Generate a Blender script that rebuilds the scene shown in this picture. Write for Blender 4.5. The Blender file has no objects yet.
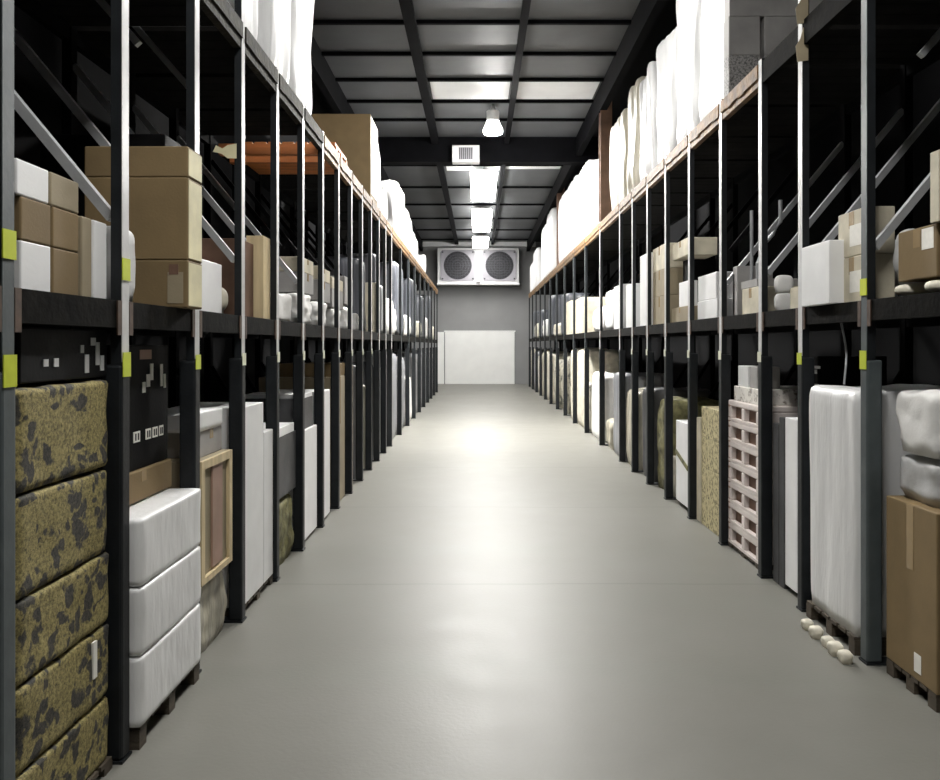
import bpy, bmesh, math, random
from mathutils import Vector, noise, Matrix
S = bpy.context.scene
COL = S.collection
PI = math.pi
random.seed(7)

# ------------------------------------------------------------------ camera and the measures of the place
F = 800.0                 # focal length in pixels of the 940 px wide frame
VX, VY = 478.0, 345.0     # vanishing point of the aisle
EYE = 1.70
A = {-1: 1.45, 1: 2.07}   # distance from the camera's line to the posts, left and right
DECK = {-1: 1.88, 1: 1.94}
TOP = {-1: 3.68, 1: 3.77}
YEND = 34.9
CEIL = 6.2
def depth_at(x, front):   # depth at which an aisle-facing plane is seen at column x
    return F * front / abs(x - VX)

# ------------------------------------------------------------------ materials
def nodes(name):
    m = bpy.data.materials.new(name); m.use_nodes = True
    nt = m.node_tree
    return m, nt, nt.nodes['Principled BSDF']
def mat(name, c, rough=.6, metal=0.0, var=.12, vscale=6.0, bump=0.0, bscale=40.0, spec=.5, stretch=(1, 1, 1), rnd=.06, detail=4):
    m, nt, b = nodes(name)
    tc = nt.nodes.new('ShaderNodeTexCoord'); mp = nt.nodes.new('ShaderNodeMapping')
    mp.inputs['Scale'].default_value = stretch
    nt.links.new(tc.outputs['Object'], mp.inputs['Vector'])
    n = nt.nodes.new('ShaderNodeTexNoise'); n.inputs['Scale'].default_value = vscale; n.inputs['Detail'].default_value = detail
    nt.links.new(mp.outputs[0], n.inputs['Vector'])
    r = nt.nodes.new('ShaderNodeValToRGB')
    r.color_ramp.elements[0].position = .3; r.color_ramp.elements[1].position = .7
    r.color_ramp.elements[0].color = tuple(max(0, k * (1 - var)) for k in c) + (1,)
    r.color_ramp.elements[1].color = tuple(min(1, k * (1 + var)) for k in c) + (1,)
    nt.links.new(n.outputs['Fac'], r.inputs['Fac'])
    oi = nt.nodes.new('ShaderNodeObjectInfo')
    mr = nt.nodes.new('ShaderNodeMapRange'); mr.inputs['To Min'].default_value = 1 - rnd; mr.inputs['To Max'].default_value = 1 + rnd
    nt.links.new(oi.outputs['Random'], mr.inputs['Value'])
    hs = nt.nodes.new('ShaderNodeHueSaturation')
    nt.links.new(mr.outputs[0], hs.inputs['Value']); nt.links.new(r.outputs['Color'], hs.inputs['Color'])
    nt.links.new(hs.outputs[0], b.inputs['Base Color'])
    b.inputs['Roughness'].default_value = rough; b.inputs['Metallic'].default_value = metal
    b.inputs['Specular IOR Level'].default_value = spec
    if bump:
        n2 = nt.nodes.new('ShaderNodeTexNoise'); n2.inputs['Scale'].default_value = bscale; n2.inputs['Detail'].default_value = 5
        nt.links.new(mp.outputs[0], n2.inputs['Vector'])
        bp = nt.nodes.new('ShaderNodeBump'); bp.inputs['Strength'].default_value = bump; bp.inputs['Distance'].default_value = .02
        nt.links.new(n2.outputs['Fac'], bp.inputs['Height']); nt.links.new(bp.outputs[0], b.inputs['Normal'])
    return m
def emit(name, c, s):
    m, nt, b = nodes(name)
    b.inputs['Base Color'].default_value = (.9, .9, .9, 1)
    b.inputs['Emission Color'].default_value = c + (1,); b.inputs['Emission Strength'].default_value = s
    return m

M = {}
M['steel'] = mat('grey_steel', (.40, .41, .42), .38, .35, .12, 9, .05, 60)
M['strip'] = mat('pale_lit_face', (.62, .62, .62), .4, .1, .1, 9, .05, 60)
M['connector'] = mat('rusty_connector', (.07, .04, .025), .6, 0, .4, 20)
M['guard'] = mat('charcoal_guard', (.011, .013, .015), .5, 0, .3, 8, .08, 50, spec=.3)
M['slate'] = mat('slate_paint', (.075, .09, .094), .45, 0, .15, 8, .05, 50)
M['beam'] = mat('dark_beam', (.004, .0035, .0025), .85, 0, .9, 10, .15, 30, spec=.08)
M['ochre'] = mat('ochre_edge', (.15, .078, .024), .6, 0, .6, 9, .5, 22)
M['olive'] = mat('olive_edge', (.018, .015, .008), .7, 0, .7, 9, .4, 22, spec=.2)
M['orange'] = mat('orange_timber', (.50, .17, .05), .6, 0, .35, 4, .1, 40, stretch=(.4, 3, 3))
M['deck'] = mat('deck_board', (.006, .0055, .005), .9, 0, .4, 9, spec=.1)
M['tape_y'] = mat('reflective_yellow', (.60, .68, .06), .3, 0, .06, 20)
M['tape_w'] = mat('reflective_white', (.75, .76, .6), .3, 0, .1, 20)
M['carton'] = mat('brown_cardboard', (.205, .142, .066), .75, 0, .10, 5, .05, 80)
M['tan'] = mat('tan_cardboard', (.30, .25, .165), .75, 0, .14, 4, .05, 80)
M['beige'] = mat('beige_board', (.58, .53, .41), .7, 0, .2, 5, .1, 40)
M['paleyel'] = mat('pale_yellow', (.72, .66, .42), .65, 0, .15, 5, .05, 60)
M['whitebox'] = mat('white_board', (.84, .84, .84), .5, 0, .04, 5, .03, 60)
M['greybox'] = mat('grey_board', (.34, .33, .32), .7, 0, .12, 6, .05, 60)
M['darkbox'] = mat('black_plastic', (.005, .005, .0055), .6, 0, .4, 6, .05, 60, spec=.12)
M['darkgrey'] = mat('dark_grey_board', (.075, .075, .078), .55, 0, .3, 5, .08, 40)
M['wrap'] = mat('white_stretch_wrap', (.74, .74, .74), .4, 0, .05, 3, .35, 7, stretch=(2.2, 2.2, .5))
M['cream'] = mat('cream_wrap', (.60, .56, .46), .4, 0, .12, 3, .35, 7, stretch=(2.2, 2.2, .5))
M['greywrap'] = mat('grey_stretch_wrap', (.23, .235, .25), .35, 0, .35, 4, .4, 8, stretch=(3, 3, .25))
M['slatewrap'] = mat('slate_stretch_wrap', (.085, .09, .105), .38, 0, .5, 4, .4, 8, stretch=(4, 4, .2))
M['beigewrap'] = mat('beige_stretch_wrap', (.46, .43, .34), .45, 0, .45, 5, .4, 8, stretch=(2.5, 2.5, .5))
M['sack'] = mat('white_sack', (.82, .81, .79), .55, 0, .07, 7, .35, 12)
M['creamsack'] = mat('cream_sack', (.70, .66, .55), .6, 0, .2, 9, .4, 14)
M['olivesack'] = mat('olive_sack', (.17, .16, .07), .7, 0, .55, 12, .5, 20)
M['greybag'] = mat('grey_bag', (.50, .50, .50), .4, 0, .2, 5, .5, 9)
M['wood'] = mat('pale_timber', (.62, .50, .30), .6, 0, .2, 4, .1, 40, stretch=(4, 4, .5))
M['darkwood'] = mat('weathered_timber', (.07, .055, .038), .8, 0, .4, 6, .3, 30, stretch=(1, .5, 3))
M['brown'] = mat('brown_panel', (.16, .09, .06), .6, 0, .3, 5, .1, 30)
M['rose'] = mat('rose_brown_panel', (.33, .21, .16), .6, 0, .15, 5, .1, 30)
M['pinkwhite'] = mat('pinkish_white_plastic', (.70, .63, .60), .5, 0, .1, 5, .05, 30)
M['label'] = mat('paper_label', (.82, .80, .74), .6, 0, .05, 30)
M['clear_tape'] = mat('packing_tape', (.36, .26, .14), .25, 0, .06, 10)
M['ink'] = mat('dark_print', (.03, .03, .03), .6, 0, .1, 10)
M['ceil'] = mat('grey_roof_sheet', (.078, .082, .087), .55, 0, .12, 1.5, .1, 5, stretch=(1, 1, 1))
M['black'] = mat('shade_black', (.004, .004, .0045), .9, 0, .3, 2, spec=.08)  # painted shade behind, above and deep inside the racks
M['roofbeam'] = mat('black_roof_steel', (.004, .004, .005), .8, 0, .3, 3, spec=.06)
M['ceilwhite'] = mat('white_lit_roof', (.82, .83, .84), .5, 0, .05, 2)
M['wallgrey'] = mat('grey_wall_panel', (.27, .27, .272), .6, 0, .06, 1.2, .05, 8)
M['doorwhite'] = mat('white_door_paint', (.88, .88, .86), .45, 0, .03, 2)
M['unitwhite'] = mat('white_enamel', (.82, .82, .82), .35, 0, .03, 3)
M['fanpanel'] = mat('grey_fan_panel', (.33, .32, .35), .45, 0, .06, 5)
M['fandark'] = mat('dark_fan', (.02, .02, .025), .5, 0, .2, 6)
M['wire'] = mat('grille_wire', (.06, .06, .07), .5, .2, .1, 6)
M['led'] = emit('led_diffuser', (1.0, .985, .95), 26.0)
M['lampglow'] = emit('pendant_bulb', (1.0, .985, .95), 2700.0)
M['bellglow'] = emit('pendant_shade', (1.0, .985, .95), 14.0)

def make_floor():
    m, nt, b = nodes('polished_concrete')
    g = nt.nodes.new('ShaderNodeNewGeometry')
    n1 = nt.nodes.new('ShaderNodeTexNoise'); n1.inputs['Scale'].default_value = .7; n1.inputs['Detail'].default_value = 6
    n2 = nt.nodes.new('ShaderNodeTexNoise'); n2.inputs['Scale'].default_value = 45; n2.inputs['Detail'].default_value = 6
    n3 = nt.nodes.new('ShaderNodeTexNoise'); n3.inputs['Scale'].default_value = 4; n3.inputs['Detail'].default_value = 8
    for n in (n1, n2, n3): nt.links.new(g.outputs['Position'], n.inputs['Vector'])
    r1 = nt.nodes.new('ShaderNodeValToRGB')
    r1.color_ramp.elements[0].position = .2; r1.color_ramp.elements[1].position = .8
    r1.color_ramp.elements[0].color = (.150, .146, .127, 1); r1.color_ramp.elements[1].color = (.205, .201, .180, 1)
    mx = nt.nodes.new('ShaderNodeMix'); mx.data_type = 'FLOAT'; mx.inputs[0].default_value = .4
    nt.links.new(n1.outputs['Fac'], mx.inputs[2]); nt.links.new(n3.outputs['Fac'], mx.inputs[3])
    nt.links.new(mx.outputs[0], r1.inputs['Fac'])
    # thin, slightly darker lines across the slab
    sp = nt.nodes.new('ShaderNodeSeparateXYZ'); nt.links.new(g.outputs['Position'], sp.inputs[0])
    wob = nt.nodes.new('ShaderNodeMath'); wob.operation = 'MULTIPLY_ADD'; wob.inputs[1].default_value = .12
    nt.links.new(n1.outputs['Fac'], wob.inputs[0]); nt.links.new(sp.outputs['Y'], wob.inputs[2])
    ad = nt.nodes.new('ShaderNodeMath'); ad.operation = 'ADD'; ad.inputs[1].default_value = 2.35
    nt.links.new(wob.outputs[0], ad.inputs[0])
    md = nt.nodes.new('ShaderNodeMath'); md.operation = 'PINGPONG'; md.inputs[1].default_value = 1.35
    nt.links.new(ad.outputs[0], md.inputs[0])
    lt = nt.nodes.new('ShaderNodeMapRange'); lt.inputs['From Min'].default_value = 0; lt.inputs['From Max'].default_value = .02
    lt.inputs['To Min'].default_value = .80; lt.inputs['To Max'].default_value = 1
    nt.links.new(md.outputs[0], lt.inputs['Value'])
    sc = nt.nodes.new('ShaderNodeVectorMath'); sc.operation = 'SCALE'
    nt.links.new(r1.outputs['Color'], sc.inputs[0]); nt.links.new(lt.outputs[0], sc.inputs['Scale'])
    nt.links.new(sc.outputs[0], b.inputs['Base Color'])
    rr = nt.nodes.new('ShaderNodeMapRange'); rr.inputs['To Min'].default_value = .40; rr.inputs['To Max'].default_value = .53
    nt.links.new(n3.outputs['Fac'], rr.inputs['Value']); nt.links.new(rr.outputs[0], b.inputs['Roughness']); b.inputs['Specular IOR Level'].default_value = .32
    bp = nt.nodes.new('ShaderNodeBump'); bp.inputs['Strength'].default_value = .22; bp.inputs['Distance'].default_value = .004
    nt.links.new(n2.outputs['Fac'], bp.inputs['Height']); nt.links.new(bp.outputs[0], b.inputs['Normal'])
    return m
M['floor'] = make_floor()

def make_floral():
    m, nt, b = nodes('olive_floral_cloth')
    tc = nt.nodes.new('ShaderNodeTexCoord')
    oi = nt.nodes.new('ShaderNodeObjectInfo')
    off = nt.nodes.new('ShaderNodeVectorMath'); off.operation = 'MULTIPLY_ADD'
    off.inputs[1].default_value = (7, 7, 7)
    nt.links.new(oi.outputs['Random'], off.inputs[0]); nt.links.new(tc.outputs['Object'], off.inputs[2])
    v = nt.nodes.new('ShaderNodeTexVoronoi'); v.inputs['Scale'].default_value = 14
    n0 = nt.nodes.new('ShaderNodeTexNoise'); n0.inputs['Scale'].default_value = 9; n0.inputs['Detail'].default_value = 5
    for n in (n0,): nt.links.new(off.outputs[0], n.inputs['Vector'])
    wp = nt.nodes.new('ShaderNodeVectorMath'); wp.operation = 'MULTIPLY_ADD'; wp.inputs[1].default_value = (.2, .2, .2)
    nt.links.new(n0.outputs['Color'], wp.inputs[0]); nt.links.new(off.outputs[0], wp.inputs[2])
    nt.links.new(wp.outputs[0], v.inputs['Vector'])
    blot = nt.nodes.new('ShaderNodeValToRGB')
    blot.color_ramp.elements[0].position = .40; blot.color_ramp.elements[1].position = .52
    blot.color_ramp.elements[0].color = (1, 1, 1, 1); blot.color_ramp.elements[1].color = (0, 0, 0, 1)
    nt.links.new(v.outputs['Distance'], blot.inputs['Fac'])
    fine = nt.nodes.new('ShaderNodeTexNoise'); fine.inputs['Scale'].default_value = 70; fine.inputs['Detail'].default_value = 8; fine.inputs['Roughness'].default_value = .8
    nt.links.new(off.outputs[0], fine.inputs['Vector'])
    base = nt.nodes.new('ShaderNodeValToRGB')
    base.color_ramp.elements[0].position = .36; base.color_ramp.elements[1].position = .62
    base.color_ramp.elements[0].color = (.045, .04, .015, 1); base.color_ramp.elements[1].color = (.46, .38, .15, 1)
    nt.links.new(fine.outputs['Fac'], base.inputs['Fac'])
    dk = nt.nodes.new('ShaderNodeValToRGB')
    dk.color_ramp.elements[0].position = .4; dk.color_ramp.elements[1].position = .68
    dk.color_ramp.elements[0].color = (.018, .018, .02, 1); dk.color_ramp.elements[1].color = (.11, .10, .075, 1)
    nt.links.new(fine.outputs['Fac'], dk.inputs['Fac'])
    n1 = nt.nodes.new('ShaderNodeTexNoise'); n1.inputs['Scale'].default_value = 3.2
    nt.links.new(off.outputs[0], n1.inputs['Vector'])
    gate = nt.nodes.new('ShaderNodeMath'); gate.operation = 'GREATER_THAN'; gate.inputs[1].default_value = .36
    nt.links.new(n1.outputs['Fac'], gate.inputs[0])
    mu = nt.nodes.new('ShaderNodeMath'); mu.operation = 'MULTIPLY'
    nt.links.new(blot.outputs['Color'], mu.inputs[0]); nt.links.new(gate.outputs[0], mu.inputs[1])
    mx = nt.nodes.new('ShaderNodeMix'); mx.data_type = 'RGBA'
    nt.links.new(mu.outputs[0], mx.inputs[0]); nt.links.new(base.outputs['Color'], mx.inputs[6]); nt.links.new(dk.outputs['Color'], mx.inputs[7])
    nt.links.new(mx.outputs[2], b.inputs['Base Color'])
    b.inputs['Roughness'].default_value = .8
    bp = nt.nodes.new('ShaderNodeBump'); bp.inputs['Strength'].default_value = .5; bp.inputs['Distance'].default_value = .01
    nt.links.new(fine.outputs['Fac'], bp.inputs['Height']); nt.links.new(bp.outputs[0], b.inputs['Normal'])
    return m
M['floral'] = make_floral()

def make_printed(name, light, dark, scale, thr):
    m, nt, b = nodes(name)
    tc = nt.nodes.new('ShaderNodeTexCoord')
    n = nt.nodes.new('ShaderNodeTexNoise'); n.inputs['Scale'].default_value = scale; n.inputs['Detail'].default_value = 7; n.inputs['Roughness'].default_value = .7
    nt.links.new(tc.outputs['Object'], n.inputs['Vector'])
    r = nt.nodes.new('ShaderNodeValToRGB')
    r.color_ramp.elements[0].position = thr - .06; r.color_ramp.elements[1].position = thr + .06
    r.color_ramp.elements[0].color = dark + (1,); r.color_ramp.elements[1].color = light + (1,)
    nt.links.new(n.outputs['Fac'], r.inputs['Fac']); nt.links.new(r.outputs['Color'], b.inputs['Base Color'])
    b.inputs['Roughness'].default_value = .7
    return m
M['printyel'] = make_printed('printed_yellow_carton', (.55, .48, .27), (.13, .11, .06), 26, .46)
M['printwhite'] = make_printed('printed_white_carton', (.78, .75, .70), (.20, .16, .13), 18, .42)
M['printgrey'] = make_printed('speckled_shade_grey', (.36, .35, .34), (.10, .10, .10), 60, .47)
M['mottle'] = make_printed('mottled_beige_wrap', (.50, .47, .38), (.13, .13, .11), 5, .45)

# ------------------------------------------------------------------ mesh helpers
def box(bm, x0, x1, y0, y1, z0, z1):
    v = [bm.verts.new((x, y, z)) for z in (z0, z1) for y in (y0, y1) for x in (x0, x1)]
    for f in ((0, 2, 3, 1), (4, 5, 7, 6), (0, 1, 5, 4), (2, 6, 7, 3), (0, 4, 6, 2), (1, 3, 7, 5)):
        bm.faces.new([v[i] for i in f])
def bar(bm, p, q, w, d=None):
    """square bar from p to q"""
    d = d or w
    p = Vector(p); q = Vector(q); t = (q - p).normalized()
    u = t.cross(Vector((0, 1, 0)) if abs(t.y) < .9 else Vector((1, 0, 0))).normalized(); n = t.cross(u)
    vs = []
    for c in (p, q):
        for a, b in ((-1, -1), (1, -1), (1, 1), (-1, 1)):
            vs.append(bm.verts.new(c + u * a * w / 2 + n * b * d / 2))
    for f in ((3, 2, 1, 0), (4, 5, 6, 7), (0, 1, 5, 4), (1, 2, 6, 5), (2, 3, 7, 6), (3, 0, 4, 7)):
        bm.faces.new([vs[i] for i in f])
def tube(bm, pts, r, n=8):
    pts = [Vector(p) for p in pts]; rings = []
    for i, p in enumerate(pts):
        t = (pts[min(i + 1, len(pts) - 1)] - pts[max(i - 1, 0)]).normalized()
        u = t.cross(Vector((0, 0, 1)) if abs(t.z) < .9 else Vector((1, 0, 0))).normalized(); w = t.cross(u)
        rr = r[i] if isinstance(r, (list, tuple)) else r
        rings.append([bm.verts.new(p + (u * math.cos(2 * PI * k / n) + w * math.sin(2 * PI * k / n)) * rr) for k in range(n)])
    for a, b in zip(rings, rings[1:]):
        for k in range(n): bm.faces.new((a[k], a[(k + 1) % n], b[(k + 1) % n], b[k]))
    bm.faces.new(rings[0][::-1]); bm.faces.new(rings[-1])
def lathe(bm, prof, n=24, c=(0, 0, 0)):
    rings = [[bm.verts.new((c[0] + r * math.cos(2 * PI * k / n), c[1] + r * math.sin(2 * PI * k / n), c[2] + z)) for k in range(n)] for r, z in prof]
    for a, b in zip(rings, rings[1:]):
        for k in range(n): bm.faces.new((a[k], a[(k + 1) % n], b[(k + 1) % n], b[k]))
    bm.faces.new(rings[0][::-1]); bm.faces.new(rings[-1])
def obj(name, bm, m, parent=None, loc=(0, 0, 0), smooth=False, bevel=0):
    bmesh.ops.recalc_face_normals(bm, faces=bm.faces[:])
    me = bpy.data.meshes.new(name); bm.to_mesh(me); bm.free()
    me.materials.append(M[m] if isinstance(m, str) else m)
    if smooth:
        for p in me.polygons: p.use_smooth = True
    o = bpy.data.objects.new(name, me); COL.objects.link(o); o.location = loc
    if parent: o.parent = parent
    if bevel:
        b = o.modifiers.new('bevel', 'BEVEL'); b.width = bevel; b.segments = 2; b.limit_method = 'ANGLE'
    return o
def tag(o, label, cat, group=None):
    o['label'] = label; o['category'] = cat
    if group: o['group'] = group
    return o
def empty(name, loc, label, cat, group=None):
    o = bpy.data.objects.new(name, None); COL.objects.link(o); o.location = loc; o.empty_display_size = .1
    return tag(o, label, cat, group)
def struct(name, bm, m, **k):
    o = obj(name, bm, m, **k); o['kind'] = 'structure'; return o
def soft(sx, sy, sz, k=6, n=14, amp=.02, freq=5.0, seed=0, folds=False, topvar=0.0, sag=0.0):
    """soft bundle: superellipsoid block pushed in by noise, flat underneath, base at z=0"""
    bm = bmesh.new(); bmesh.ops.create_cube(bm, size=2)
    bmesh.ops.subdivide_edges(bm, edges=bm.edges[:], cuts=n - 1, use_grid_fill=True)
    o = Vector((seed * 3.17, seed * 1.71, seed * 2.3))
    for v in bm.verts:
        p = v.co.copy()
        s = (abs(p.x) ** k + abs(p.y) ** k + abs(p.z) ** k) ** (1 / k)
        q = p / s
        w = Vector((q.x * sx / 2, q.y * sy / 2, q.z * sz / 2))
        if folds: d = noise.noise(Vector((w.x * freq, w.y * freq, w.z * freq * .18)) + o) + .5 * noise.noise(Vector((w.x * freq * 2.3, w.y * freq * 2.3, w.z * freq * .5)) + o)
        else: d = noise.noise(w * freq + o) + .5 * noise.noise(w * freq * 2.1 + o)
        d = amp * min(1, max(0, .5 + .5 * d))
        for i, h in enumerate((sx / 2, sy / 2, sz / 2)):
            if h > 0: w[i] *= 1 - d / max(h, .05) * (abs(q[i]) ** 2)
        z = w.z + sz / 2
        if topvar and p.z > .0:
            z -= topvar * p.z * (.5 + .5 * noise.noise(Vector((w.x * 2.2, w.y * 2.2, 0)) + o * 1.3))
        if sag: z -= sag * (abs(q.x) ** 2 + abs(q.y) ** 2) * .5 * max(0, p.z)
        w.z = max(0, z)
        if p.z <= -.999: w.z = 0
        v.co = w
    return bm

# ------------------------------------------------------------------ placing goods in the bays
PW = .07                                     # post width along the aisle
POST = {-1: [2.43, 3.25, 4.09] + [4.90 + .85 * i for i in range(11)] + [13.4 + 1.7 * (i + 1) for i in range(9)],
        1: [4.25, 5.10, 5.83, 6.79, 7.81, 8.80, 9.75, 10.70, 11.65] + [11.65 + 1.9 * (i + 1) for i in range(11)]}
PREV = {-1: 1.58, 1: 3.40}
def bay(s, i):
    y = POST[s]; lo = PREV[s] if i < 0 else y[i]
    return lo + PW + .012, y[i + 1] - .012
FILLED = set()                               # bays already holding something, by tier
def full(s, i, front, deep, z0, z1):
    lo, hi = bay(s, i); FILLED.add((s, i, 0 if z0 < 1.7 else 1 if z0 < 3.5 else 2))
    return (s * (front + deep / 2), (lo + hi) / 2, z0), (deep, hi - lo, z1 - z0)
def place(s, i, xa, xb, front, deep, z0, z1):
    """box in bay i of rack s whose aisle face is seen between columns xa and xb"""
    y = sorted((depth_at(xa, front), depth_at(xb, front)))
    if i is None:
        ym = min((y[0] + y[1]) / 2, POST[s][-1] - .1); i = max(k for k, v in enumerate(POST[s][:-1]) if v < ym)
    lo, hi = bay(s, i)
    FILLED.add((s, i, 0 if z0 < 1.7 else 1 if z0 < 3.5 else 2))
    y0 = max(lo, min(y[0], hi - .05)); y1 = min(hi, max(y[1], lo + .05))
    x = s * (front + deep / 2)
    return (x, (y0 + y1) / 2, z0), (deep, y1 - y0, z1 - z0)
def W(x, y, Y):                              # point seen at pixel (x, y) at depth Y
    return Vector(((x - VX) * Y / F, Y, EYE + (VY - y) * Y / F))

LW = {-1: 'left', 1: 'right'}
def carton(s, pl, m, label, group=None, name='cardboard_carton', cat='box', tape=True, lab=None, lids=True, near=True):
    """carton with its closing flaps, tape and, where seen, a paper label.  lab = (face, u, v, w, h, material)"""
    loc, (sx, sy, sz) = pl
    t = empty(name, loc, label, cat, group)
    bm = bmesh.new(); box(bm, -sx / 2, sx / 2, -sy / 2, sy / 2, 0, sz)
    obj('carton_body', bm, m, t, bevel=min(.006, sz * .05))
    fx = -s * sx / 2                         # the aisle face
    if tape:
        bm = bmesh.new(); w = min(.03, sy * .12, sz * .2); e = .0015
        x0, x1 = sorted((fx - s * e, fx + s * .02))
        box(bm, x0, x1, -w, w, sz * .62, sz - .004)
        box(bm, -sx / 2 + .01, sx / 2 - .01, -w, w, sz - .002, sz + .0012)
        obj('packing_tape', bm, 'clear_tape', t)
    if lab:
        face, u, v, w, h, lm = lab
        bm = bmesh.new(); e = .002
        if face == 'aisle':
            x0, x1 = sorted((fx, fx - s * e)); box(bm, x0, x1, -sy / 2 + u * sy - w / 2, -sy / 2 + u * sy + w / 2, v * sz - h / 2, v * sz + h / 2)
        else:
            cx = -sx / 2 + u * sx; box(bm, cx - w / 2, cx + w / 2, -sy / 2 - e, -sy / 2, v * sz - h / 2, v * sz + h / 2)
        obj('paper_label', bm, lm, t)
    return t
def lump(s, pl, m, label, group=None, name='white_sack', cat='sack', **k):
    loc, (sx, sy, sz) = pl
    a = dict(seed=hash(label) % 97 if False else sum(map(ord, label)) % 97)
    a.update(k)
    o = obj(name, soft(sx, sy, sz, **a), m, None, loc, smooth=True)
    return tag(o, label, cat, group)
def wrapped(s, pl, m, label, group=None, name='wrapped_load', cat='load', **k):
    a = dict(k=12, n=18, amp=.04, freq=5, folds=True, topvar=.06); a.update(k)
    return lump(s, pl, m, label, group, name, cat, **a)
def panel_box(s, pl, m, label, group=None, name='white_panel', cat='panel', bev=.006):
    """upright slab with a rebated face and edge caps"""
    loc, (sx, sy, sz) = pl
    t = empty(name, loc, label, cat, group)
    bm = bmesh.new(); box(bm, -sx / 2, sx / 2, -sy / 2, sy / 2, 0, sz); obj('panel_body', bm, m, t, bevel=bev)
    return t
def pallet(s, pl, label, m='darkwood', group='dark timber pallets under the goods', name='timber_pallet'):
    loc, (sx, sy, sz) = pl
    t = empty(name, loc, label, 'pallet', group)
    bm = bmesh.new(); n = 6
    for k in range(n):
        y = -sy / 2 + (k + .5) * sy / n; box(bm, -sx / 2, sx / 2, y - sy / n * .4, y + sy / n * .4, sz - .018, sz)
    obj('top_boards', bm, m, t)
    for k in range(3):
        y = (-1 + k) * (sy / 2 - .04)
        bm = bmesh.new(); box(bm, -sx / 2, sx / 2, y - .035, y + .035, .0, sz - .018); obj('stringer', bm, m, t)
    return t

# ------------------------------------------------------------------ the building
bm = bmesh.new(); box(bm, -2.9, 3.6, -5, YEND + .2, -.2, 0); struct('floor', bm, 'floor')
bm = bmesh.new(); box(bm, -2.9, 3.6, YEND, YEND + .2, 0, CEIL); struct('wall_end', bm, 'wallgrey')
bm = bmesh.new(); box(bm, -3.1, -2.9, -5, YEND + .2, -.2, CEIL); struct('wall_left', bm, 'black')  # black colour stands for the unlit space behind the rack
bm = bmesh.new(); box(bm, 3.6, 3.8, -5, YEND + .2, -.2, CEIL); struct('wall_right', bm, 'black')  # the same painted dark behind this rack
bm = bmesh.new(); box(bm, -2.9, 3.6, -5.2, -5, -.2, CEIL); struct('wall_back', bm, 'wallgrey')
# roof: grey sheets over the aisle, painted black for the dark above the racks
bm = bmesh.new()
for xa, xb in ((-2.4, -.925), (-.915, .615), (.625, 2.12)): box(bm, xa, xb, -5, YEND + .2, CEIL, CEIL + .03)
box(bm, -2.4, 2.12, -5, YEND + .2, CEIL + .03, CEIL + .06)
struct('ceiling', bm, 'ceil')
for s, x0, x1 in ((-1, -3.1, -2.4), (1, 2.12, 3.8)):
    bm = bmesh.new(); box(bm, x0, x1, -5, YEND + .2, CEIL, CEIL + .1); struct('ceiling_' + LW[s], bm, 'black')
    bm = bmesh.new(); xi = -2.4 if s < 0 else 2.12
    box(bm, *sorted((xi, xi + s * .12)), -5, YEND, CEIL - .42, CEIL); struct('trim_girder_' + LW[s], bm, 'roofbeam')
bm = bmesh.new()
yj = 11.1 - 1.2 * 13
while yj < YEND - .3:
    if abs(yj - 17.4) > .45: box(bm, -2.4, 2.12, yj - .03, yj + .03, CEIL - .05, CEIL)
    yj += 1.2 if yj < 17 else 2.8
struct('trim_purlins', bm, 'roofbeam')
for n, xc, w in (('trim_roof_rail_left', -.92, .16), ('trim_roof_rail_right', .62, .10)):
    bm = bmesh.new(); box(bm, xc - w / 2, xc + w / 2, -5, 17.25, CEIL - .16, CEIL - .09); box(bm, xc - w / 2, xc + w / 2, 17.65, YEND - .3, CEIL - .16, CEIL - .09)
    struct(n, bm, 'roofbeam')
bm = bmesh.new(); box(bm, -2.9, 3.6, 17.3, 17.6, 5.66, CEIL); struct('trim_cross_beam', bm, 'roofbeam')
# white patches under the roof, painting where the lamps light it up
for n, (x0, x1, y0, y1) in enumerate(((-.82, .55, 13.62, 14.6), (.70, 2.08, 13.62, 14.6), (-.80, .55, 19.0, 20.6), (.70, 2.08, 19.0, 20.4))):
    bm = bmesh.new(); box(bm, x0, x1, y0, y1, CEIL - .012, CEIL - .002); struct('trim_lit_patch_%d' % (n + 1), bm, 'ceilwhite')
bm = bmesh.new(); box(bm, -2.55, 2.5, YEND - .25, YEND - .02, 5.98, 6.18); struct('trim_end_bar', bm, 'unitwhite', bevel=.01)
# end door
t = bpy.data.objects.new('door_1', None); COL.objects.link(t); t.location = (.05, YEND, 0); t['kind'] = 'structure'
x0 = (445 - VX) * YEND / F - .05; x1 = (514.5 - VX) * YEND / F - .05; zt = EYE + (VY - 332) * YEND / F
bm = bmesh.new(); box(bm, x0, x1, -.07, -.01, 0, zt); o = obj('door_leaf', bm, 'doorwhite', t, bevel=.01)
bm = bmesh.new()
for k in range(1, 4): box(bm, x0 + .05, x1 - .05, -.078, -.07, zt * k / 4 - .012, zt * k / 4 + .012)
obj('door_rib', bm, 'doorwhite', t)
bm = bmesh.new(); box(bm, x0 - .34, x0 - .04, -.05, -.01, 0, zt); box(bm, x0 - .04, x1 + .04, -.05, -.01, zt + .01, zt + .06)
obj('door_frame', bm, 'doorwhite', t)

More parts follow.
